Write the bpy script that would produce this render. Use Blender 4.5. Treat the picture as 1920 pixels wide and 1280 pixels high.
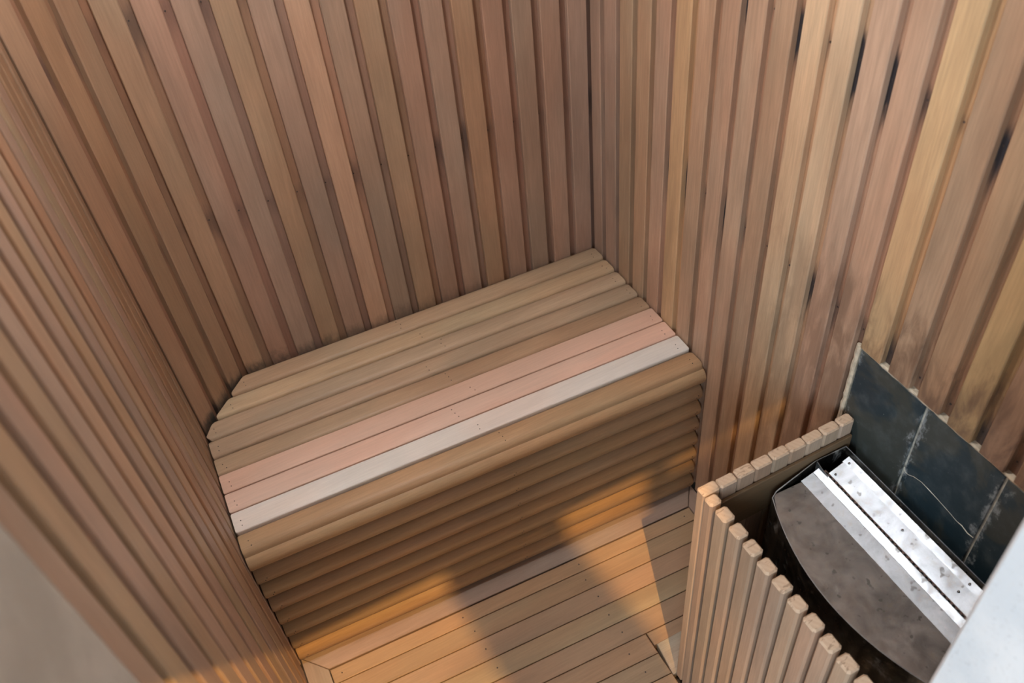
import bpy, bmesh, math, random
from mathutils import Matrix, Vector

# ------------------------------------------------------------------ clear
for o in list(bpy.data.objects):
    bpy.data.objects.remove(o, do_unlink=True)
scene = bpy.context.scene
COL = scene.collection
random.seed(7)
H = 0.452                      # seat height above the deck
YAW = -0.0492                  # the back wall is not quite square to the right wall

# ------------------------------------------------------------------ camera
right = Vector((0.885887, -0.456961, -0.079938))
down = Vector((-0.379701, -0.615250, -0.690865))
fwd = Vector((0.266517, 0.642381, -0.718551))
cam_d = bpy.data.cameras.new('camera')
cam = bpy.data.objects.new('camera', cam_d)
COL.objects.link(cam)
loc = Vector((-0.86775, -1.49745, 1.46934 + H))
M = Matrix((right, -down, -fwd)).transposed().to_4x4()
M.translation = loc
cam.matrix_world = M
cam_d.sensor_width = 36.0
cam_d.lens = 1720.98 / 1920 * 36.0
cam_d.clip_start = 0.02
cam_d.dof.use_dof = True
cam_d.dof.focus_distance = 1.75
cam_d.dof.aperture_fstop = 5.0
scene.camera = cam

# ------------------------------------------------------------------ world, lights, exposure
world = bpy.data.worlds.new('world')
scene.world = world
world.use_nodes = True
bg = world.node_tree.nodes['Background']
bg.inputs['Color'].default_value = (0.86, 0.93, 1.0, 1)
bg.inputs['Strength'].default_value = 0.24


def area(name, pos, target, size, power, color):
    d = bpy.data.lights.new(name, 'AREA')
    d.shape = 'RECTANGLE'
    d.size, d.size_y = size
    d.energy = power
    d.color = color
    o = bpy.data.objects.new(name, d)
    COL.objects.link(o)
    o.location = pos
    o.rotation_euler = (Vector(target) - Vector(pos)).to_track_quat('-Z', 'Y').to_euler()
    return o


# daylight of the hall window, to the left behind the camera
area('hall_window_light', (-2.6, -3.1, 2.2), (-0.4, -1.0, 0.9), (1.4, 1.6), 50, (0.70, 0.86, 1.0))

vs = scene.view_settings
vs.view_transform = 'Standard'
vs.look = 'None'
vs.gamma = 1.0
vs.use_curve_mapping = False
vs.exposure = 1.02


# ------------------------------------------------------------------ materials
class NT:
    def __init__(self, name):
        self.m = bpy.data.materials.new(name)
        self.m.use_nodes = True
        self.t = self.m.node_tree
        self.b = self.t.nodes['Principled BSDF']

    def n(self, typ, **kw):
        nd = self.t.nodes.new(typ)
        for k, v in kw.items():
            setattr(nd, k, v)
        return nd

    def l(self, a, b):
        self.t.links.new(a, b)

    def math(self, op, a, b=None, clamp=False):
        nd = self.n('ShaderNodeMath', operation=op, use_clamp=clamp)
        for i, v in enumerate((a, b)):
            if v is None:
                continue
            if isinstance(v, (int, float)):
                nd.inputs[i].default_value = v
            else:
                self.l(v, nd.inputs[i])
        return nd.outputs[0]

    def maprange(self, v, a, b, c=0.0, d=1.0, smooth=True):
        nd = self.n('ShaderNodeMapRange')
        nd.interpolation_type = 'SMOOTHSTEP' if smooth else 'LINEAR'
        self.l(v, nd.inputs['Value'])
        for k, x in zip(('From Min', 'From Max', 'To Min', 'To Max'), (a, b, c, d)):
            nd.inputs[k].default_value = x
        return nd.outputs['Result']

    def noise(self, vec, scale, detail=4, rough=0.55, dist=0.0):
        nd = self.n('ShaderNodeTexNoise')
        nd.inputs['Scale'].default_value = scale
        nd.inputs['Detail'].default_value = detail
        nd.inputs['Roughness'].default_value = rough
        nd.inputs['Distortion'].default_value = dist
        self.l(vec, nd.inputs['Vector'])
        return nd.outputs['Fac']

    def scaled(self, vec, s):
        nd = self.n('ShaderNodeVectorMath', operation='MULTIPLY')
        self.l(vec, nd.inputs[0])
        nd.inputs[1].default_value = s
        return nd.outputs[0]

    def mix(self, fac, a, b, mode='MIX'):
        nd = self.n('ShaderNodeMix', data_type='RGBA', blend_type=mode)
        for i, v in ((0, fac), (6, a), (7, b)):
            if isinstance(v, (int, float)):
                nd.inputs[i].default_value = v
            elif isinstance(v, tuple):
                nd.inputs[i].default_value = v if len(v) == 4 else (*v, 1)
            else:
                self.l(v, nd.inputs[i])
        return nd.outputs[2]

    def bump(self, h, strength, dist=0.002):
        nd = self.n('ShaderNodeBump')
        nd.inputs['Strength'].default_value = strength
        nd.inputs['Distance'].default_value = dist
        self.l(h, nd.inputs['Height'])
        self.l(nd.outputs['Normal'], self.b.inputs['Normal'])

    def gray(self, f):
        nd = self.n('ShaderNodeCombineColor')
        for i in range(3):
            self.l(f, nd.inputs[i])
        return nd.outputs[0]


def wood(name, axis, rough=0.5, contrast=1.0, nails=None, grime=False, scorch=False, streak=0.0, bumpiness=0.25, channel_tint=None):
    """tint from the object's colour; grain runs along the given axis"""
    w = NT(name)
    tc = w.n('ShaderNodeTexCoord')
    oi = w.n('ShaderNodeObjectInfo')
    geo = w.n('ShaderNodeNewGeometry')
    off = w.n('ShaderNodeVectorMath', operation='SCALE')
    comb = w.n('ShaderNodeCombineXYZ')
    w.l(oi.outputs['Random'], comb.inputs[0])
    w.l(oi.outputs['Random'], comb.inputs[1])
    w.l(oi.outputs['Random'], comb.inputs[2])
    w.l(comb.outputs[0], off.inputs[0])
    off.inputs['Scale'].default_value = 37.0
    add = w.n('ShaderNodeVectorMath', operation='ADD')
    w.l(tc.outputs['Object'], add.inputs[0])
    w.l(off.outputs[0], add.inputs[1])
    p = add.outputs[0]
    long = {'X': (1, 14, 14), 'Y': (14, 1, 14), 'Z': (14, 14, 1)}[axis]
    fine = w.noise(w.scaled(p, tuple(v if v == 1 else 22 for v in long)), 14, 5, 0.65)
    ring = w.noise(w.scaled(p, tuple(v if v == 1 else 9 for v in long)), 4.0, 3, 0.5, 0.8)
    broad = w.noise(w.scaled(p, tuple(v if v == 1 else 2.5 for v in long)), 3.2, 2, 0.5)
    hue = w.noise(w.scaled(p, tuple(v if v == 1 else 3 for v in long)), 2.3, 2, 0.5)
    f1 = w.maprange(fine, 0.3, 0.7, 1 - 0.09 * contrast, 1 + 0.07 * contrast)
    f2 = w.maprange(ring, 0.32, 0.68, 1 - 0.05 * contrast, 1 + 0.05 * contrast)
    f3 = w.maprange(broad, 0.3, 0.7, 1 - 0.09 * contrast, 1 + 0.08 * contrast)
    f = w.math('MULTIPLY', w.math('MULTIPLY', f1, f2), f3)
    tint = w.mix(w.maprange(hue, 0.38, 0.62), (1.03, 0.975, 0.95), (0.98, 1.01, 1.02))
    col = w.mix(1.0, oi.outputs['Color'], tint, 'MULTIPLY')
    col = w.mix(1.0, col, w.gray(f), 'MULTIPLY')
    if channel_tint:         # darker, redder tint on the channel faces of the cladding boards
        col = w.mix(1.0, col, channel_tint, 'MULTIPLY')
    sep = w.n('ShaderNodeSeparateXYZ')
    w.l(geo.outputs['Position'], sep.inputs[0])
    if streak:
        st = w.noise(w.scaled(p, tuple(v if v == 1 else 16 for v in long)), 3.0, 4, 0.6, 1.2)
        fac = w.math('MULTIPLY', w.maprange(st, 0.55, 0.72), streak)
        col = w.mix(fac, col, (0.10, 0.055, 0.03))
    if scorch:      # old heat marks above the heater, amount in the object's alpha
        sn = w.noise(w.scaled(p, (6, 6, 1.6)), 5.5, 4, 0.6, 0.6)
        low = w.maprange(sep.outputs['Z'], 0.80, 1.18, 0.27, -0.22)
        fac = w.math('MULTIPLY', w.maprange(w.math('ADD', sn, low), 0.55, 0.85), w.math('MULTIPLY', oi.outputs['Alpha'], 0.8))
        col = w.mix(fac, col, (0.12, 0.066, 0.042))
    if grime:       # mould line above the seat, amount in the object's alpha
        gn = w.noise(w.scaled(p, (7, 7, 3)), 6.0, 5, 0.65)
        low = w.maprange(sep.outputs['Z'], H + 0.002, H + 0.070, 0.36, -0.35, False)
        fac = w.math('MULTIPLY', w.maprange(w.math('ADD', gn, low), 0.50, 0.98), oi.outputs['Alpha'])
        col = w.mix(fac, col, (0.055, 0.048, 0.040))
    if nails:       # iron stains running from the nails, one height each row
        for zc, amt, seed in nails:
            dz = w.math('SUBTRACT', sep.outputs['Z'], zc)
            up = w.math('MULTIPLY', w.math('MAXIMUM', dz, 0.0), 2.0)
            dn = w.math('MULTIPLY', w.math('MINIMUM', dz, 0.0), -1.0)
            d = w.math('ADD', up, dn)
            rn = w.noise(w.scaled(p, (30, 30, 6)), 3.0, 3, 0.6)
            r2 = w.math('FRACT', w.math('MULTIPLY', oi.outputs['Random'], seed))
            reach = w.math('ADD', w.math('MULTIPLY', r2, 0.10), 0.03)
            g = w.math('SUBTRACT', 1.0, w.math('DIVIDE', d, reach))
            g = w.math('ADD', g, w.math('MULTIPLY', w.math('SUBTRACT', rn, 0.5), 0.9))
            fac = w.math('MULTIPLY', w.maprange(g, 0.05, 1.0), w.math('MULTIPLY', w.math('ADD', r2, 0.15), amt), True)
            col = w.mix(fac, col, (0.028, 0.026, 0.030))
    w.l(col, w.b.inputs['Base Color'])
    w.b.inputs['Roughness'].default_value = rough
    w.b.inputs['Specular IOR Level'].default_value = 0.35
    w.bump(fine, bumpiness, 0.001)
    return w.m


ROWS = (0.813 + H, 0.405 + H)
WOOD_WALL = wood('cladding_wood', 'Z', 0.46)
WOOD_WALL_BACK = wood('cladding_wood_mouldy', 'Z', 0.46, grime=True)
WOOD_WALL_RIGHT = wood('cladding_wood_scorched', 'Z', 0.46, 1.25, scorch=True)
CH_SOFT = wood('channel_wood', 'Z', 0.55, channel_tint=(0.80, 0.70, 0.68), nails=((ROWS[0], 0.5, 51.7), (ROWS[1], 0.6, 83.3)))
CH_DARK = wood('channel_wood_stained', 'Z', 0.55, 1.2, channel_tint=(0.84, 0.74, 0.70), nails=((ROWS[0], 1.5, 41.3), (ROWS[1], 1.0, 67.9)), scorch=True)
WOOD_X = wood('slat_wood', 'X', 0.50)
WOOD_X_PALE = wood('pale_slat_wood', 'X', 0.55, 0.6)
WOOD_DECK = wood('deck_wood', 'X', 0.48, 1.0)
WOOD_DECK_Y = wood('deck_wood_side', 'Y', 0.55, 0.8)
WOOD_SLAT = wood('guard_wood', 'Z', 0.6, 0.9)
WOOD_RAIL_X = wood('rail_wood', 'X', 0.6)
WOOD_RAIL_Y = wood('rail_wood_side', 'Y', 0.6)


def end_grain():
    w = NT('end_grain')
    tc = w.n('ShaderNodeTexCoord')
    oi = w.n('ShaderNodeObjectInfo')
    comb = w.n('ShaderNodeCombineXYZ')
    w.l(w.math('MULTIPLY', oi.outputs['Random'], 9.0), comb.inputs[0])
    w.l(w.math('MULTIPLY', oi.outputs['Random'], 5.0), comb.inputs[1])
    add = w.n('ShaderNodeVectorMath', operation='ADD')
    w.l(tc.outputs['Object'], add.inputs[0])
    w.l(comb.outputs[0], add.inputs[1])
    wv = w.n('ShaderNodeTexWave', wave_type='RINGS', rings_direction='Z')
    wv.inputs['Scale'].default_value = 42
    wv.inputs['Distortion'].default_value = 3.0
    wv.inputs['Detail'].default_value = 2
    w.l(add.outputs[0], wv.inputs['Vector'])
    nz = w.noise(add.outputs[0], 60, 3)
    crack = w.maprange(w.noise(w.scaled(add.outputs[0], (1, 3, 1)), 55, 2, 0.5, 1.5), 0.60, 0.68)
    col = w.mix(w.math('MULTIPLY', wv.outputs['Fac'], 0.25), (0.52, 0.37, 0.25), (0.36, 0.23, 0.14))
    col = w.mix(w.math('MULTIPLY', nz, 0.35), col, (0.50, 0.385, 0.28))
    col = w.mix(w.math('MULTIPLY', crack, 0.6), col, (0.20, 0.12, 0.07))
    w.l(col, w.b.inputs['Base Color'])
    w.b.inputs['Roughness'].default_value = 0.75
    return w.m


END = end_grain()


def plain(name, col, rough=0.6, metal=0.0, var=0.0, scale=20, bump=0.0, bscale=120):
    w = NT(name)
    w.b.inputs['Roughness'].default_value = rough
    w.b.inputs['Metallic'].default_value = metal
    tc = w.n('ShaderNodeTexCoord')
    if var:
        nz = w.noise(tc.outputs['Object'], scale, 5, 0.6)
        c = w.mix(w.maprange(nz, 0.3, 0.7), tuple(x * (1 - var) for x in col), tuple(min(1, x * (1 + var)) for x in col))
        w.l(c, w.b.inputs['Base Color'])
    else:
        w.b.inputs['Base Color'].default_value = (*col, 1)
    if bump:
        w.bump(w.noise(tc.outputs['Object'], bscale, 3), bump, 0.003)
    return w.m


BACKING = plain('dark_backing', (0.10, 0.06, 0.035), 0.8, var=0.2)
SLAB = plain('sub_floor', (0.06, 0.045, 0.035), 0.9, var=0.2)
NAIL = plain('rusty_nail', (0.06, 0.045, 0.04), 0.6, 0.3)
CAULK = plain('lime_caulk', (0.50, 0.43, 0.32), 0.9, var=0.25, scale=60, bump=0.5)
GROUT = plain('pale_grout', (0.50, 0.49, 0.42), 0.9, var=0.3, scale=70, bump=0.4)
RIVET = plain('rivet_steel', (0.75, 0.78, 0.8), 0.25, 1.0)
BLACK = plain('dark_cavity', (0.012, 0.011, 0.011), 0.8, var=0.1)


def plaster(name, a, b, speck):
    w = NT(name)
    tc = w.n('ShaderNodeTexCoord')
    big = w.noise(tc.outputs['Object'], 7, 4, 0.6)
    fine = w.noise(tc.outputs['Object'], 190, 3, 0.7)
    col = w.mix(w.maprange(big, 0.35, 0.65), a, b)
    col = w.mix(w.math('MULTIPLY', w.maprange(fine, 0.55, 0.75), speck), col, tuple(x * 0.55 for x in a))
    w.l(col, w.b.inputs['Base Color'])
    w.b.inputs['Roughness'].default_value = 0.9
    w.bump(fine, 0.35, 0.002)
    return w.m


PLASTER_R = plaster('white_plaster', (0.72, 0.74, 0.75), (0.60, 0.64, 0.67), 0.6)
PLASTER_L = plaster('beige_plaster', (0.42, 0.37, 0.31), (0.33, 0.285, 0.235), 0.5)
HALL = plaster('hall_floor_plaster', (0.45, 0.42, 0.38), (0.40, 0.37, 0.34), 0.3)


def slate():
    w = NT('slate_tile')
    tc = w.n('ShaderNodeTexCoord')
    oi = w.n('ShaderNodeObjectInfo')
    comb = w.n('ShaderNodeCombineXYZ')
    for i in range(3):
        w.l(w.math('MULTIPLY', oi.outputs['Random'], 13.0), comb.inputs[i])
    add = w.n('ShaderNodeVectorMath', operation='ADD')
    w.l(tc.outputs['Object'], add.inputs[0])
    w.l(comb.outputs[0], add.inputs[1])
    p = add.outputs[0]
    big = w.noise(p, 9, 4, 0.6, 0.5)
    mid = w.noise(p, 26, 5, 0.65)
    col = w.mix(w.maprange(big, 0.47, 0.56), (0.014, 0.030, 0.040), (0.040, 0.046, 0.041))
    col = w.mix(w.math('MULTIPLY', w.maprange(mid, 0.45, 0.8), 0.35), col, (0.13, 0.155, 0.16))
    # lime bloom creeping in from the joints
    sep = w.n('ShaderNodeSeparateXYZ')
    w.l(tc.outputs['Object'], sep.inputs[0])
    ay = w.math('ABSOLUTE', sep.outputs['Y'])
    edge = w.maprange(ay, 0.040, 0.075, 0.0, 0.36, False)
    bl = w.noise(w.scaled(p, (1, 1, 0.6)), 60, 5, 0.75)
    fac = w.maprange(w.math('ADD', bl, edge), 0.74, 0.92)
    col = w.mix(w.math('MULTIPLY', fac, 0.75), col, (0.30, 0.33, 0.34))
    sp = w.maprange(w.noise(p, 150, 2, 0.5), 0.74, 0.80)
    col = w.mix(w.math('MULTIPLY', sp, 0.6), col, (0.35, 0.36, 0.36))
    w.l(col, w.b.inputs['Base Color'])
    w.b.inputs['Roughness'].default_value = 0.5
    w.bump(mid, 0.35, 0.002)
    return w.m


SLATE = slate()


def steel(name, base, rough, stain, axis=None, dark=(0.10, 0.09, 0.075)):
    w = NT(name)
    tc = w.n('ShaderNodeTexCoord')
    p = tc.outputs['Object']
    n1 = w.noise(p, 16, 5, 0.65, 0.6)
    n2 = w.noise(p, 55, 5, 0.7)
    spots = w.maprange(w.noise(p, 75, 2, 0.4), 0.66, 0.74)
    lime = w.maprange(w.noise(w.scaled(p, (1.6, 0.7, 1)), 13, 5, 0.7, 1.0), 0.56, 0.74)
    col = w.mix(w.math('MULTIPLY', w.maprange(n1, 0.35, 0.7), stain), base, tuple(x * 0.5 for x in base))
    col = w.mix(w.math('MULTIPLY', w.maprange(n2, 0.5, 0.75), stain * 0.6), col, (0.42, 0.36, 0.28))
    col = w.mix(w.math('MULTIPLY', lime, stain * 0.55), col, (0.62, 0.60, 0.56))
    col = w.mix(w.math('MULTIPLY', spots, min(1.0, stain)), col, dark)
    w.l(col, w.b.inputs['Base Color'])
    w.b.inputs['Metallic'].default_value = 1.0
    mt = w.math('SUBTRACT', 1.0, w.math('MULTIPLY', w.math('MAXIMUM', lime, spots), stain * 0.6))
    w.l(mt, w.b.inputs['Metallic'])
    w.l(w.maprange(n2, 0.3, 0.7, rough * 0.8, rough * 1.3), w.b.inputs['Roughness'])
    w.bump(n1, 0.15, 0.002)
    return w.m


STEEL = steel('worn_steel', (0.46, 0.445, 0.43), 0.46, 0.85)
STEEL_BRIGHT = steel('bright_steel', (0.45, 0.49, 0.53), 0.40, 0.6)
STEEL_DARK = steel('sooty_steel', (0.17, 0.16, 0.14), 0.32, 0.9)


# ------------------------------------------------------------------ mesh helpers
def sk(x, y, z):
    return (x, y + YAW * x, z)


def link(name, verts, faces, mats, parent=None, col=None, mi=None, smooth=False, loc=None):
    """one mesh object; its origin is moved to the middle of its foot (or to loc)"""
    if loc is None:
        xs, ys, zs = zip(*verts)
        loc = ((min(xs) + max(xs)) / 2, (min(ys) + max(ys)) / 2, min(zs))
    me = bpy.data.meshes.new(name)
    me.from_pydata([(x - loc[0], y - loc[1], z - loc[2]) for x, y, z in verts], [], faces)
    for m in (mats if isinstance(mats, (list, tuple)) else [mats]):
        me.materials.append(m)
    if mi:
        for pl, k in zip(me.polygons, mi):
            pl.material_index = k
    bm = bmesh.new()
    bm.from_mesh(me)
    bmesh.ops.recalc_face_normals(bm, faces=bm.faces)
    bm.to_mesh(me)
    bm.free()
    if smooth:
        for pl in me.polygons:
            pl.use_smooth = True
        try:
            me.set_sharp_from_angle(angle=math.radians(38))
        except Exception:
            pass
    me.update()
    o = bpy.data.objects.new(name, me)
    COL.objects.link(o)
    o.location = loc
    if col:
        o.color = col if len(col) == 4 else (*col, 0.0)
    if parent:
        o.parent = parent
        o.matrix_parent_inverse = parent.matrix_world.inverted() if False else Matrix.Translation(-Vector(parent.location))
    return o


def prism(rings):
    """loft closed rings of equal length, capped"""
    n = len(rings[0])
    v = [p for r in rings for p in r]
    f = []
    for k in range(len(rings) - 1):
        for i in range(n):
            j = (i + 1) % n
            f.append((k * n + i, k * n + j, (k + 1) * n + j, (k + 1) * n + i))
    f.append(tuple(range(n))[::-1])
    f.append(tuple((len(rings) - 1) * n + i for i in range(n)))
    return v, f


def box(x0, x1, y0, y1, z0, z1):
    v = [(x, y, z) for z in (z0, z1) for x, y in ((x0, y0), (x1, y0), (x1, y1), (x0, y1))]
    f = [(3, 2, 1, 0), (4, 5, 6, 7), (0, 1, 5, 4), (1, 2, 6, 5), (2, 3, 7, 6), (3, 0, 4, 7)]
    return v, f


def bevel_box(x0, x1, y0, y1, z0, z1, b):
    def ring(z, i):
        x0_, x1_, y0_, y1_ = x0 + i, x1 - i, y0 + i, y1 - i
        c = b
        return [(x0_ + c, y0_, z), (x1_ - c, y0_, z), (x1_, y0_ + c, z), (x1_, y1_ - c, z),
                (x1_ - c, y1_, z), (x0_ + c, y1_, z), (x0_, y1_ - c, z), (x0_, y0_ + c, z)]
    return prism([ring(z0, 0), ring(z1 - b, 0), ring(z1, b * 0.8)])


def empty(name, loc, label, cat, group=None):
    o = bpy.data.objects.new(name, None)
    COL.objects.link(o)
    o.location = loc
    o.empty_display_size = 0.05
    o['label'] = label
    o['category'] = cat
    if group:
        o['group'] = group
    return o


def structure(o):
    o['kind'] = 'structure'
    return o


NAILMESH = None


def nail(parent, pos, up=(0, 0, 1), r=0.0014):
    global NAILMESH
    if NAILMESH is None:
        bm = bmesh.new()
        bmesh.ops.create_cone(bm, cap_ends=True, segments=7, radius1=1.0, radius2=0.8, depth=1.0)
        NAILMESH = bpy.data.meshes.new('nail')
        bm.to_mesh(NAILMESH)
        bm.free()
        NAILMESH.materials.append(NAIL)
    o = bpy.data.objects.new('nail', NAILMESH)
    COL.objects.link(o)
    o.parent = parent
    o.location = Vector(pos) - WLOC(parent)
    o.rotation_euler = Vector(up).to_track_quat('Z', 'Y').to_euler()
    o.scale = (r, r, 0.0012)
    return o


def WLOC(o):
    v = Vector(o.location)
    q = o.parent
    if q is not None:
        v = v + (Vector(q.location) if False else Vector((0, 0, 0)))
    return v


# link() keeps child locations in world terms through the parent inverse, so a
# part's .location is its world position; nails sit under a part:
def nail_world(part, pos, up=(0, 0, 1), r=0.0014):
    o = nail(part, pos, up, r)
    o.location = Vector(pos) - Vector(part.location)
    return o


def jit(c, v=0.06, h=0.03):
    k = 1 + random.uniform(-v, v)
    return (c[0] * k * (1 + random.uniform(-h, h)), c[1] * k, c[2] * k * (1 + random.uniform(-h, h)))


# ------------------------------------------------------------------ walls
ZT = 2.24
A = Vector((-0.8853, 0.0436, 0))     # back wall / splayed corner
B = Vector((-1.0012, -0.0792, 0))    # splayed corner / left wall
Wl = Vector((-1.0317, -1.0770, 0))   # front end of the left cladding


def wall_backing(name, p, d, length, nrm, z0, z1, off=0.023, th=0.03):
    d = d.normalized()
    a, b = p - nrm * off, p + d * length - nrm * off
    c, e = b - nrm * th, a - nrm * th
    v = [(q.x, q.y, z) for z in (z0, z1) for q in (a, b, c, e)]
    f = [(3, 2, 1, 0), (4, 5, 6, 7), (0, 1, 5, 4), (1, 2, 6, 5), (2, 3, 7, 6), (3, 0, 4, 7)]
    return structure(link(name, v, f, BACKING))


def board(parent, p, d, nrm, s0, s1, fl, z0, z1, mats, col, smin=None, smax=None, depth=0.0115, k0=0.41, k1=0.41):
    """face s0..s1 then a recessed channel s1..fl; clipped to smin..smax"""
    d = d.normalized()
    b = 0.0016
    dn = random.uniform(-0.0007, 0.0007)
    prof = [(s0, -0.0225), (s0, -b), (s0 + b, 0), (s1 - b, 0), (s1, -b), (s1, -depth), (fl, -depth), (fl, -0.0225)]
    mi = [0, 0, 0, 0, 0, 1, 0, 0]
    if smin is not None:
        prof = [(max(s, smin + 0.0005 + n * k0), n) for s, n in prof]
    if smax is not None:
        prof = [(min(s, smax - 0.0005 - n * k1), n) for s, n in prof]
    w = lambda s, n, z: tuple((p + d * s + nrm * (n + dn)) + Vector((0, 0, z)))
    v, f = prism([[w(s, n, z0) for s, n in prof], [w(s, n, z1) for s, n in prof]])
    return link('board', v, f, mats, parent, col, mi + [0, 0])


# colours (linear)
TAN = (0.40, 0.264, 0.168)
PINK = (0.385, 0.248, 0.182)
GREY = (0.362, 0.250, 0.184)
GOLD = (0.52, 0.342, 0.190)
PALE = (0.55, 0.388, 0.250)
ROSE = (0.46, 0.300, 0.205)
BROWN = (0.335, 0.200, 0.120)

# back wall
db = Vector((1, YAW, 0)).normalized()
nb = Vector((YAW, -1, 0)).normalized() * 1.0
nb = Vector((db.y, -db.x, 0))
wall_back = wall_backing('wall_back', A - db * 0.03, db, 0.885 * math.hypot(1, YAW) + 0.06, nb, 0, ZT)
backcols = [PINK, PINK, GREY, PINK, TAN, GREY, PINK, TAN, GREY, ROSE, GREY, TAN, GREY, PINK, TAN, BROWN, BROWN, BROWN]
sc = math.hypot(1, YAW)
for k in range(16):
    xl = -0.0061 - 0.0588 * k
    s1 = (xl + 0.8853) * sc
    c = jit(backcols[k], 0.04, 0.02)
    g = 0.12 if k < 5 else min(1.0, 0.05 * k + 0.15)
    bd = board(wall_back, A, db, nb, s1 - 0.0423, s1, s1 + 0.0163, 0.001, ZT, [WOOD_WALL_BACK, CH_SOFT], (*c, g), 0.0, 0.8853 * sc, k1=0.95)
    for z in ROWS:
        q = A + db * (s1 + 0.004) - nb * 0.011
        if 0 < s1 < 0.87:
            nail_world(bd, (q.x, q.y, z), nb, 0.0017)

# splayed corner
dc = (A - B).normalized()
nc = Vector((dc.y, -dc.x, 0))
lenc = (A - B).length
wall_corner = wall_backing('wall_corner', B - dc * 0.03, dc, lenc + 0.06, nc, 0, ZT)
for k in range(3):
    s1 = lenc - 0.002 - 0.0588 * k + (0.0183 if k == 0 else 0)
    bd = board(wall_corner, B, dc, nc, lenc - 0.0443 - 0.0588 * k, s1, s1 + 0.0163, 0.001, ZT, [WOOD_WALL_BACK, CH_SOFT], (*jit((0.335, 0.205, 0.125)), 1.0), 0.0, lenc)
    for z in ROWS:
        q = B + dc * (s1 + 0.004) - nc * 0.011
        if k:
            nail_world(bd, (q.x, q.y, z), nc, 0.0017)

# left wall
dl = (Wl - B).normalized()
nl = Vector((-dl.y, dl.x, 0))
lenl = (Wl - B).length
wall_left = wall_backing('wall_left', B - dl * 0.03, dl, lenl + 0.03, nl, 0, ZT)
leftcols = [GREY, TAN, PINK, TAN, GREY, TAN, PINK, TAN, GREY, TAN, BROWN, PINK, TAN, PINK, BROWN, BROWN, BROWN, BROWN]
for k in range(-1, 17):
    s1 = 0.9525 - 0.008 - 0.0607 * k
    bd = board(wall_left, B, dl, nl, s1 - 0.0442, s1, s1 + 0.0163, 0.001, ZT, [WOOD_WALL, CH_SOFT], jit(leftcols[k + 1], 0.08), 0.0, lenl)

# right wall
dr = Vector((0, -1, 0))
nr = Vector((-1, 0, 0))
LENR = 1.298
wall_right = wall_backing('wall_right', Vector((0, 0, 0)), dr, LENR, nr, 0, ZT, 0.023)
rightcols = [GREY, GREY, TAN, TAN, ROSE, GOLD, TAN, ROSE, ROSE, TAN, PALE, PALE, ROSE, (0.43, 0.28, 0.185), GOLD, (0.36, 0.235, 0.145), (0.36, 0.23, 0.135), (0.42, 0.275, 0.135), BROWN, BROWN, BROWN, TAN, TAN]
TILE_Y, TILE_Z = 0.8215, 0.377 + H
for k in range(23):
    s1 = 0.0361 + 0.0594 * k
    s0 = s1 - 0.0429
    z0 = 0.001 if s0 < 0.80 else TILE_Z + 0.004
    c = jit(rightcols[k], 0.05)
    al = 0.0 if k < 9 else min(1.0, (k - 8) * 0.14)
    smin = 0.0 if k < 14 else None
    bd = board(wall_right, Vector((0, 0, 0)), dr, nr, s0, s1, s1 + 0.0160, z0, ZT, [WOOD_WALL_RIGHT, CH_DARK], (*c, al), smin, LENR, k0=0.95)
    for z in ROWS:
        if s1 < LENR - 0.01:
            nail_world(bd, (0.011, -(s1 + 0.005), z), nr, 0.0019)

# slate tiles behind the heater (children of the right wall)
joints = [0.8235, 0.9625, 1.1110, 1.2600, 1.298]
zr = [TILE_Z, TILE_Z - 0.30, TILE_Z - 0.60, 0.001]
v, f = box(0.0085, 0.0155, -1.298, -0.8225, 0.001, TILE_Z)
link('grout', v, f, GROUT, wall_right)
for i in range(len(joints) - 1):
    for j in range(3):
        a, b = joints[i] + 0.0022, joints[i + 1] - 0.0022
        z1, z0 = zr[j] - 0.0016, zr[j + 1] + 0.0016
        if j == 0:
            z1 -= 0.002
        x = 0.0045 + random.uniform(-0.0008, 0.0008)
        vv, ff = bevel_box(z0, z1, -b, -a, 0, 0.008, 0.0012)
        vv = [(x + 0.008 - c, y, z) for z, y, c in vv]
        link('tile', vv, ff, SLATE, wall_right, loc=(x, -(joints[i] + joints[i + 1]) / 2, (z0 + z1) / 2))


def bead(name, pts, r, mat, parent, seg=5, wob=0.35):
    rings = []
    for k, q in enumerate(pts):
        q = Vector(q)
        t = (Vector(pts[min(k + 1, len(pts) - 1)]) - Vector(pts[max(k - 1, 0)])).normalized()
        u = Vector((1, 0, 0))
        w_ = t.cross(u).normalized()
        rr = r * (1 + random.uniform(-wob, wob))
        rings.append([tuple(q + u * math.cos(a) * rr * 0.7 + w_ * math.sin(a) * rr) for a in [2 * math.pi * i / seg for i in range(seg)]])
    v_, f_ = prism(rings)
    return link(name, v_, f_, mat, parent, smooth=True)


bead('caulk_line', [(0.0055, -0.822 - 0.0119 * i, TILE_Z + random.uniform(-0.0004, 0.0008)) for i in range(41)], 0.0036, CAULK, wall_right, 6, 0.22)
bead('caulk_line', [(0.0060, -0.8185 + random.uniform(-0.0004, 0.0004), 0.50 + 0.011 * i) for i in range(31)], 0.0050, CAULK, wall_right, 6, 0.2)
link('caulk_line', *bevel_box(0.004, 0.0225, -1.298, -0.8225, TILE_Z - 0.001, TILE_Z + 0.0034, 0.0008), CAULK, wall_right)
# hairline crack filled with lime across the second tile
crack = [(-0.9645, 0.205), (-0.968, 0.196), (-0.975, 0.1965), (-0.985, 0.203), (-1.0, 0.207), (-1.02, 0.2055), (-1.04, 0.203), (-1.06, 0.200),
         (-1.075, 0.197), (-1.085, 0.198), (-1.098, 0.194), (-1.109, 0.196)]
bead('crack', [(0.0042, y, z + H + 0.02) for y, z in crack], 0.0009, GROUT, wall_right, 4, 0.4)

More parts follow.
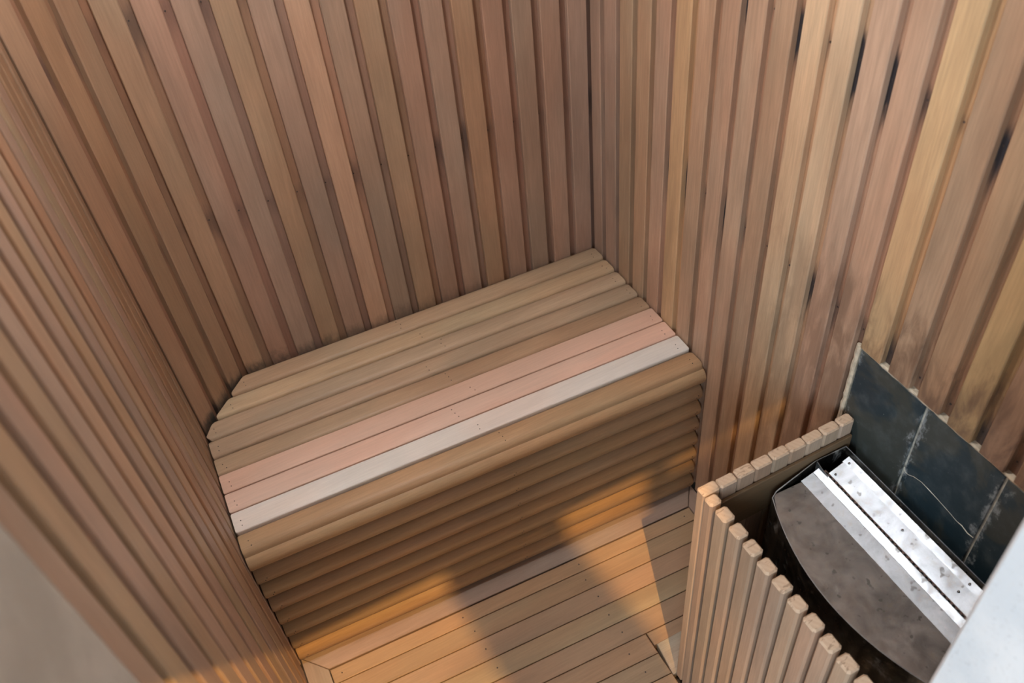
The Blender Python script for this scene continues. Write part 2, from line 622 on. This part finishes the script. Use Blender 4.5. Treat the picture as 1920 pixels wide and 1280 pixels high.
# ceiling of vertical-grain boards, out of frame
ceil = structure(link('ceiling', *box(-1.12, 0.06, -1.31, 0.12, ZT + 0.02, ZT + 0.06), BACKING))
for k in range(12):
    x0 = -1.10 + 0.095 * k
    link('board', *bevel_box(x0, x0 + 0.092, -1.298, 0.10, ZT + 0.001, ZT + 0.02, 0.002), WOOD_DECK_Y, ceil, jit(TAN))

# doorway in the front wall: a beige pier left, a white pier right, a lintel
pier = structure(link('wall_front_left', *bevel_box(-1.45, -1.0300, -1.52, -1.0785, 0, 2.34, 0.004), PLASTER_L))
pier_r = structure(link('wall_front_right', *bevel_box(-0.366, 0.40, -1.50, -1.300, 0, 2.34, 0.004), PLASTER_R))
lint = structure(link('wall_front_top', *box(-1.03, -0.366, -1.50, -1.300, 2.0, 2.34), PLASTER_R))
hall = structure(link('floor_hall', *box(-5, 3, -6, -1.30, -0.06, -0.012), HALL))

# ------------------------------------------------------------------ floor deck
floor = structure(link('floor', *box(-1.12, 0.06, -1.30, 0.12, -0.06, -0.028), SLAB))
FLO, FLI = -0.4500, -0.5035      # border board, in skewed depth


def lwx(y):
    return -1.0012 + 0.0306 * (y + 0.0792)


def deck_piece(name, quad, mat, col, zt=0.0, th=0.022, b=0.0015):
    """quad: four xy corners; top edges eased"""
    c = Vector((sum(q[0] for q in quad) / 4, sum(q[1] for q in quad) / 4))
    def ring(z, inset):
        out = []
        for i in range(4):
            pq = Vector(quad[i])
            e1 = (Vector(quad[i - 1]) - pq).normalized()
            e2 = (Vector(quad[(i + 1) % 4]) - pq).normalized()
            r = pq + (e1 + e2) * inset
            out.append((r.x, r.y, z))
        return out
    v_, f_ = prism([ring(zt - th, 0), ring(zt - b, 0), ring(zt, b)])
    return link(name, v_, f_, mat, floor, col)


BORD = (0.345, 0.252, 0.195)
xl_o, xl_i = -0.9985, -0.960
y_ = lambda c, x: c + YAW * x
# mitred border: along the bench, along the left wall, along the right wall
deck_piece('border_board', [(lwx(-0.41) + 0.003, y_(FLO, -1.0)), (xl_i, y_(FLI, xl_i)), (-0.042, y_(FLI, -0.042)), (-0.003, y_(FLO, 0))], WOOD_DECK, BORD)
deck_piece('border_board', [(lwx(-0.42) + 0.003, y_(FLO, -1.0) - 0.0012), (lwx(-1.29) + 0.003, -1.295), (xl_i - 0.025, -1.295), (xl_i - 0.0008, y_(FLI, xl_i) - 0.001)], WOOD_DECK_Y, (0.34, 0.262, 0.20))
deck_piece('border_board', [(-0.0022, y_(FLO, 0) - 0.001), (-0.0412, y_(FLI, -0.042) - 0.001), (-0.0412, -0.83), (-0.0022, -0.83)], WOOD_DECK_Y, BORD)
pl = [-0.5065, -0.5435, -0.5920, -0.6435, -0.6935, -0.7430, -0.7940, -0.8450, -0.8950, -0.9450, -0.9950, -1.0450, -1.0950, -1.1450, -1.1950, -1.2450]
dcols = [(0.37, 0.232, 0.13), (0.36, 0.24, 0.135), (0.335, 0.225, 0.14), (0.37, 0.255, 0.15), (0.335, 0.215, 0.13), (0.35, 0.23, 0.14), (0.36, 0.245, 0.15)]
for k in range(len(pl) - 1):
    a, b = pl[k] - 0.0009, pl[k + 1] + 0.0009
    xr = -0.0432 if b > -0.75 else -0.3125
    xa = lambda c: xl_i + 0.0012 - 0.025 * (c - FLI) / (-1.295 - FLI)
    xr2 = xr
    pk = deck_piece('plank', [(xa(a), y_(a, xa(a))), (xa(b), y_(b, xa(b))), (xr2, y_(b, xr2)), (xr2, y_(a, xr2))], WOOD_DECK, jit(dcols[k % 7], 0.05))
    for xx in (-0.94, -0.64, -0.36, -0.075):
        if xx < xr - 0.01:
            nail_world(pk, (xx + random.uniform(-0.01, 0.01), y_((a + b) / 2, xx), 0.0003), (0, 0, 1), 0.0019)
xe = -0.3095
pk = deck_piece('plank', [(xe, y_(-0.7439, xe)), (xe, y_(-0.7750, xe)), (-0.0432, y_(-0.7750, -0.0432)), (-0.0432, y_(-0.7439, -0.0432))], WOOD_DECK, dcols[5])
# border of the deck along the heater guard, with its mitred tip
deck_piece('border_board', [(-0.3035, -0.7605), (-0.3115, -0.8345), (-0.0440, -0.8345), (-0.0440, -0.7605)], WOOD_DECK, (0.42, 0.34, 0.25), 0.0006)

# ------------------------------------------------------------------ bench
P = 0.051
bench = empty('sauna_bench', (-0.5, -0.22, 0), 'built-in slatted wooden sauna bench with pink and whitish slats along its seat', 'bench')


def round_prof(y0, y1, z0, z1, r_back, r_front, seg=4):
    """y0 back (larger), y1 front; rounded top edges, counter-clockwise"""
    pts = [(y1, z0 + 0.003), (y1 + 0.003, z0), (y0 - 0.003, z0), (y0, z0 + 0.003)]
    for i in range(seg + 1):
        a = math.pi / 2 * i / seg
        pts.append((y0 - r_back + r_back * math.cos(a), z1 - r_back + r_back * math.sin(a)))
    for i in range(seg + 1):
        a = math.pi / 2 * i / seg
        pts.append((y1 + r_front - r_front * math.sin(a), z1 - r_front + r_front * math.cos(a)))
    return pts


def left_x(c):
    """left end of a slat edge at skewed depth c: the splay or the left wall"""
    # splay: point A + t*(B-A), kept 4 mm clear
    q = A + nc * 0.004
    e = B - A
    t = (c + YAW * q.x - q.y) / (e.y - YAW * e.x)
    xs = q.x + e.x * t
    yy = c + YAW * -1.0
    xw = lwx(yy) + 0.003
    return max(xs, xw)


seatcols = [((0.45, 0.308, 0.195), WOOD_X), ((0.475, 0.352, 0.222), WOOD_X), ((0.445, 0.315, 0.208), WOOD_X), ((0.435, 0.312, 0.208), WOOD_X),
            ((0.40, 0.272, 0.170), WOOD_X), ((0.66, 0.435, 0.325), WOOD_X_PALE), ((0.70, 0.475, 0.365), WOOD_X_PALE), ((0.74, 0.68, 0.61), WOOD_X_PALE),
            ((0.43, 0.282, 0.158), WOOD_X)]


def slat(name, prof, mat, col, smooth=True, endr=0.0025, xr=-0.0035, rnd_right=0.0, rnd_left=0.0):
    cy = sum(p[0] for p in prof) / len(prof)
    cz = sum(p[1] for p in prof) / len(prof)
    y0 = max(p[0] for p in prof)
    def ring(side, inset, shrink):
        out = []
        for y, z in prof:
            yy = cy + (y - cy) * (1 - shrink)
            zz = cz + (z - cz) * (1 - shrink)
            y1_ = min(p[0] for p in prof)
            x = left_x(y) + inset + rnd_left * (max(0.0, 1 - (y0 - y) / 0.012) ** 2 + max(0.0, 1 - (y - y1_) / 0.010) ** 2) if side < 0 else xr - inset - rnd_right * max(0.0, 1 - (y0 - y) / 0.016) ** 2
            out.append(sk(x, yy, zz))
        return out
    v_, f_ = prism([ring(-1, 0, 0.09), ring(-1, endr, 0.0), ring(1, endr, 0.0), ring(1, 0, 0.09)])
    return link(name, v_, f_, mat, bench, col, smooth=smooth)


for i in range(9):
    col, mat = seatcols[i]
    flat = i in (5, 6, 7)
    r = 0.0025 if flat else 0.0095
    rf = r if i != 8 else 0.014
    y0, y1 = -i * P - (0.0016 if i else 0.001), -(i + 1) * P + 0.0012
    zt = H + (0.0012 if flat else 0.0)
    prof = round_prof(y0, y1, zt - 0.024, zt, r, rf)
    s = slat('seat_slat', prof, mat, jit(col, 0.02, 0.01), rnd_right=0.0 if flat else 0.007, rnd_left=0.0055 if i < 3 else 0.0)
    lx = left_x((y0 + y1) / 2)
    for xx, n in ((lx + 0.018, 2), (-0.022, 2), (-0.52 + 0.03 * (i % 3), 3 if i % 2 == 0 else 2)):
        for k in range(n):
            c = y1 + 0.012 + k * 0.012
            nail_world(s, sk(xx + random.uniform(-0.004, 0.004), c, zt + 0.0002), (0, 0, 1), 0.0012)

# front: eight convex slats down to the deck
PZ = 0.0555
for i in range(8):
    ztop = H - 0.010 if i == 0 else H - 0.0633 - (i - 1) * PZ
    zbot = H - 0.0633 - i * PZ if i else H - 0.0633
    if i == 0:
        zbot = H - 0.0633
    else:
        zbot = ztop - PZ
    ztop -= 0.003
    zbot += 0.003
    zbot = max(zbot, 0.004)
    yb = -0.438
    h = ztop - zbot
    dep = 0.030
    prof = [(yb, zbot), (yb, ztop)]
    n = 9
    for k in range(n + 1):
        a = math.pi * k / n
        # flattened half-round face
        cz = (ztop + zbot) / 2 + math.copysign(abs(math.cos(a)) ** 0.95, math.cos(a)) * h / 2
        prof.append((yb - 0.004 - (dep - 0.004) * math.sin(a) ** 0.95, cz))
    if i == 0:
        prof = [(y - 0.003, z) for y, z in prof]
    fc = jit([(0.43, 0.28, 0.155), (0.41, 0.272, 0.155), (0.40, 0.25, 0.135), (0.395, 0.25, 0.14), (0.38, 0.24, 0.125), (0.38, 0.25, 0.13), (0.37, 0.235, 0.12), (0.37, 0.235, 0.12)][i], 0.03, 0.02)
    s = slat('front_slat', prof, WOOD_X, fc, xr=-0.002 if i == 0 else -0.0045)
    for xx in (left_x(-0.46) + 0.016, -0.46, -0.02):
        for k in range(2):
            nail_world(s, sk(xx + 0.004 * k, yb - dep + 0.0002, (ztop + zbot) / 2 + 0.006 * (k - 0.5)), (0, -1, 0), 0.0012)
# bearers under the seat
for xx in (-0.93, -0.50, -0.06):
    v, f = box(xx - 0.02, xx + 0.02, -0.440, -0.005 if xx > -0.9 else -0.10, 0.001, H - 0.0245)
    v = [sk(*q) for q in v]
    link('bearer', v, f, WOOD_DECK_Y, bench, BROWN)

# ------------------------------------------------------------------ heater guard
FX, FY, FZ = -0.3066, -0.8354, 0.2333 + H
guard = empty('heater_guard', (FX, FY, 0), 'low corner guard of upright wooden slats around the heater', 'guard')
SLC = (0.43, 0.305, 0.215)


def gslat(x0, x1, y0, y1, zt, b=0.003):
    v_, f_ = bevel_box(x0, x1, y0, y1, 0.002, zt, b)
    nfs = len(f_)
    mi = [0] * nfs
    mi[-1] = 1
    for k in range(8, 16):
        mi[k] = 1
    return link('slat', v_, f_, [WOOD_SLAT, END], guard, jit(SLC, 0.08, 0.03), mi)


for k in range(9):
    x0 = FX + 0.0346 * k
    gslat(x0 + 0.0007, min(x0 + 0.0339, -0.0006), FY - 0.0195, FY, FZ + random.uniform(-0.0025, 0.0015))
yy = FY - 0.0205
widths = [0.0275, 0.0345, 0.034, 0.035, 0.0345, 0.035, 0.034, 0.0345, 0.0345, 0.035, 0.0345, 0.0345, 0.034]
for k, wd in enumerate(widths):
    y0 = yy - wd
    if y0 < -1.297:
        break
    gslat(FX, FX + 0.0225, y0 + 0.0078, yy, FZ + random.uniform(-0.002, 0.002) - 0.001, 0.0035)
    yy = y0
link('rail', *bevel_box(FX + 0.0240, -0.004, FY - 0.0262, FY - 0.0201, FZ - 0.125, FZ - 0.034, 0.0015), WOOD_RAIL_X, guard, (0.19, 0.12, 0.065))  # wood darkened to put the shade inside the guard into its colour
link('rail', *bevel_box(FX + 0.0240, -0.004, FY - 0.0262, FY - 0.0201, 0.12, 0.19, 0.0015), WOOD_RAIL_X, guard, (0.30, 0.20, 0.11))
link('rail', *bevel_box(FX + 0.0232, FX + 0.036, yy + 0.006, FY - 0.0345, FZ - 0.16, FZ - 0.09, 0.0015), WOOD_RAIL_Y, guard, (0.30, 0.20, 0.11))
link('rail', *bevel_box(FX + 0.0232, FX + 0.036, yy + 0.006, FY - 0.0345, 0.12, 0.19, 0.0015), WOOD_RAIL_Y, guard, (0.30, 0.20, 0.11))

# ------------------------------------------------------------------ heater
heater = empty('sauna_heater', (-0.1, -1.04, 0), 'stained stainless steel sauna heater with a bowed front on the slate tiles', 'heater')
RZ = 0.185 + H
YC = -1.070


def front_x(y):
    return -0.2305 + 1.28 * (y - YC) ** 2


YA, YB = -0.866, -1.274
NARC = 16
ys = [YA - 0.016 + (YB + 0.016 - (YA - 0.016)) * k / NARC for k in range(NARC + 1)]
outline = [(-0.019, YA), (-0.0825, YA + 0.002), (-0.172, YA - 0.009)] + [(front_x(y), y) for y in ys] + [(-0.172, YB + 0.009), (-0.019, YB)]


def off(pts, d):
    n = len(pts)
    out = []
    for i in range(n):
        a, b, c = Vector(pts[i - 1]), Vector(pts[i]), Vector(pts[(i + 1) % n])
        e1, e2 = (b - a).normalized(), (c - b).normalized()
        nrm = Vector((-(e1.y + e2.y), e1.x + e2.x))
        nrm.normalize()
        k = max(0.5, nrm.dot(Vector((-e1.y, e1.x))))
        r = b + nrm * d / k
        out.append((r.x, r.y))
    return out


inner = off(outline, 0.0018)
mid = Vector((-0.1, YC))
if (Vector(inner[8]) - mid).length > (Vector(outline[8]) - mid).length:
    inner = off(outline, -0.0018)
# casing: open shell; its rim dips along the bow and rises at the end panels
zr_o = [RZ if x > -0.16 else RZ - 0.010 for x, y in outline]
n = len(outline)
ZB = 0.17
v = [(x, y, ZB) for x, y in outline] + [(x, y, z) for (x, y), z in zip(outline, zr_o)] + [(x, y, z) for (x, y), z in zip(inner, zr_o)] + [(x, y, ZB + 0.05) for x, y in inner]
f = []
for k in range(3):
    for i in range(n):
        j = (i + 1) % n
        f.append((k * n + i, k * n + j, (k + 1) * n + j, (k + 1) * n + i))
f.append(tuple(range(n)))
f.append(tuple(3 * n + i for i in range(n)))
link('casing', v, f, [STEEL_DARK, STEEL_BRIGHT], heater, mi=[1 if n <= k < 2 * n else 0 for k in range(len(f))])
# front plate: from the bow back to the bright fold
PX = -0.119
fy = [YA - 0.012] + ys[1:-1] + [YB + 0.012]
rows = [(1.0, RZ - 0.0125), (0.5, RZ - 0.0155), (0.0, RZ - 0.0180)]
vt = []
for t, z in rows:
    vt.append([((front_x(y) + 0.0030 if 0 < k < len(fy) - 1 else -0.178) * t + PX * (1 - t), y, z) for k, y in enumerate(fy)])
m = len(fy)
v = [q for r in vt for q in r] + [(q[0], q[1], q[2] - 0.0018) for r in vt for q in r]
f = []
nr_ = len(rows)
for r in range(nr_ - 1):
    for k in range(m - 1):
        a = r * m + k
        f.append((a, a + 1, a + m + 1, a + m))
        o_ = nr_ * m
        f.append((o_ + a + m, o_ + a + m + 1, o_ + a + 1, o_ + a))
link('front_plate', v, f, STEEL, heater, smooth=True)
y0, y1 = YA - 0.010, YB + 0.010


def sheet(name, prof, mat, y0=y0, y1=y1, th=0.0014):
    """profile (x,z) of a folded sheet running along y"""
    ring = [(x, z) for x, z in prof] + [(x, z - th) for x, z in prof][::-1]
    v_, f_ = prism([[(x, y0, z) for x, z in ring], [(x, y1, z) for x, z in ring]])
    return link(name, v_, f_, mat, heater)


sheet('fold', [(-0.1195, RZ - 0.0175), (-0.0957, RZ - 0.0105)], STEEL_BRIGHT)
sheet('lip', [(-0.0950, RZ - 0.0107), (-0.0832, RZ - 0.0050)], STEEL_BRIGHT)
sheet('divider', [(-0.0832, RZ - 0.0048), (-0.0818, RZ - 0.0050), (-0.0802, RZ - 0.0260)], STEEL_BRIGHT)
# triangular gusset at the far end of the divider
v, f = prism([[(x, YA - 0.0035, RZ - 0.02), (x, YA - 0.034, RZ - 0.006), (x, YA - 0.0035, RZ + 0.004)] for x in (-0.0850, -0.0835)])
link('gusset', v, f, STEEL_BRIGHT, heater)
# perforated strip: square holes in two staggered rows over a dark box
bm = bmesh.new()
zs = RZ - 0.024
px0, px1 = -0.0800, -0.0660
xsr = [px0, px0 + 0.0014, px0 + 0.0060, px0 + 0.0076, px0 + 0.0122, px1]
ny = int((y0 - y1) / 0.0045)
for j in range(ny):
    ya, yb_ = y0 - 0.0045 * j, y0 - 0.0045 * (j + 1)
    for i in range(5):
        if (i == 1 and j % 2 == 0) or (i == 3 and j % 2 == 1):
            continue
        bm.faces.new([bm.verts.new((xsr[i], ya, zs)), bm.verts.new((xsr[i + 1], ya, zs)), bm.verts.new((xsr[i + 1], yb_, zs)), bm.verts.new((xsr[i], yb_, zs))])
bmesh.ops.remove_doubles(bm, verts=bm.verts, dist=0.00005)
me = bpy.data.meshes.new('perforated_strip')
bm.to_mesh(me)
bm.free()
o = bpy.data.objects.new('perforated_strip', me)
me.materials.append(plain('rusty_grille', (0.20, 0.13, 0.11), 0.6, 0.4, var=0.3, scale=120))
COL.objects.link(o)
o.parent = heater
o.matrix_parent_inverse = Matrix.Translation(-Vector(heater.location))
link('air_slot', *box(px0 - 0.001, px1 + 0.001, y1, y0, RZ - 0.10, RZ - 0.034), BLACK, heater)
# air deflector plates behind the slot
sheet('deflector_plate', [(-0.0672, RZ - 0.0245), (-0.0372, RZ - 0.0125), (-0.0360, RZ - 0.0165)], STEEL_BRIGHT, y0 - 0.008, y1)
sheet('deflector_plate', [(-0.0355, RZ - 0.0170), (-0.0225, RZ - 0.0112), (-0.0216, RZ - 0.0160)], STEEL_BRIGHT, y0 - 0.004, y1)
for (x, y) in ((-0.030, -0.890), (-0.060, -0.893), (-0.029, -1.150), (-0.050, -1.150), (-0.046, -1.03)):
    bm = bmesh.new()
    bmesh.ops.create_uvsphere(bm, u_segments=8, v_segments=5, radius=0.0026)
    me = bpy.data.meshes.new('rivet')
    bm.to_mesh(me)
    bm.free()
    me.materials.append(RIVET)
    o = bpy.data.objects.new('rivet', me)
    COL.objects.link(o)
    zz = RZ - 0.0245 + (x + 0.0672) * 0.40 if x < -0.036 else RZ - 0.0170 + (x + 0.0355) * 0.446
    o.location = (x, y, zz)
    o.parent = heater
    o.matrix_parent_inverse = Matrix.Translation(-Vector(heater.location))
# wall bracket and feet
link('wall_bracket', *box(-0.0195, 0.0045, -1.22, -0.92, RZ - 0.16, RZ - 0.06), STEEL_DARK, heater)
for (x, y) in ((-0.04, -0.90), (-0.04, -1.24), (-0.16, -0.91), (-0.16, -1.23)):
    link('foot', *bevel_box(x - 0.012, x + 0.012, y - 0.012, y + 0.012, -0.0275, ZB, 0.002), STEEL_DARK, heater)

# ------------------------------------------------------------------ lamps
# ceiling lamp of the cabin, above the frame
lamp = empty('ceiling_lamp', (-0.77, -0.47, ZT), 'round white bulkhead lamp on the cabin ceiling', 'lamp')


def disc(name, c, r0, r1, z0, z1, mat, parent, seg=24):
    v_, f_ = prism([[(c[0] + r * math.cos(2 * math.pi * i / seg), c[1] + r * math.sin(2 * math.pi * i / seg), z) for i in range(seg)] for r, z in ((r0, z0), (r1, z1))])
    return link(name, v_, f_, mat, parent, smooth=True)


disc('base', (-0.77, -0.47), 0.11, 0.12, ZT - 0.018, ZT + 0.0008, plain('lamp_enamel', (0.8, 0.8, 0.78), 0.4, var=0.02), lamp)
gl = NT('lamp_glow')
gl.b.inputs['Base Color'].default_value = (0.9, 0.9, 0.88, 1)
gl.b.inputs['Emission Color'].default_value = (0.975, 0.985, 1.0, 1)
gl.b.inputs['Emission Strength'].default_value = 76.0
disc('diffuser', (-0.77, -0.47), 0.075, 0.10, ZT - 0.055, ZT - 0.018, gl.m, lamp)

# warm bulb on a wall arm in the hall, above the doorway
LX, LY, LZ = -0.73, -1.90, 2.708
hl = empty('hall_lamp', (LX, -1.52, LZ), 'brass wall lamp with a bare warm bulb above the doorway', 'lamp')
BRASS = plain('aged_brass', (0.45, 0.32, 0.14), 0.4, 1.0, var=0.15)
structure(link('wall_front_upper', *box(-1.45, 0.40, -1.50, -1.300, 2.341, 2.95), PLASTER_R))
link('back_plate', *bevel_box(LX - 0.05, LX + 0.05, -1.515, -1.5005, LZ - 0.02, LZ + 0.14, 0.003), BRASS, hl)
link('arm', *box(LX - 0.008, LX + 0.008, LY - 0.01, -1.514, LZ + 0.075, LZ + 0.091), BRASS, hl)
disc('socket', (LX, LY), 0.018, 0.014, LZ + 0.03, LZ + 0.0745, BRASS, hl)
t = 0.13  # added unseen plates: shape the deck's shadow band, keep the bulb off the guard
for fl in ([(-0.655, -0.34), (-0.350, -0.38), (-0.300, -0.76), (-0.32, -1.30), (-0.60, -1.30)],
           [(-0.120, -0.40), (0.35, -0.40), (0.35, -1.30), (-0.30, -1.30), (-0.225, -0.77)]):
    ring = [(LX + (x - LX) * t, LY + (y - LY) * t, LZ - LZ * t) for x, y in fl]
    v, f = prism([ring, [(x, y, z + 0.003) for x, y, z in ring]])
    link('shadow_blocker', v, f, BRASS, hl)
    bx = LX + (fl[1][0] - 0.02 - LX) * t if fl[0][0] < -0.5 else LX + (fl[0][0] + 0.04 - LX) * t
    by = LY + (-0.42 - LY) * t
    link('blocker_bracket', *box(bx - 0.003, bx + 0.003, by, -1.5003, LZ - LZ * t + 0.0031, LZ - LZ * t + 0.009), BRASS, hl)  # arm added to carry the added plate
d = bpy.data.lights.new('hall_bulb', 'POINT')
d.energy = 165
d.color = (1.0, 0.58, 0.20)
d.shadow_soft_size = 0.0045
o = bpy.data.objects.new('hall_bulb', d)
COL.objects.link(o)
o.location = (LX, LY, LZ)
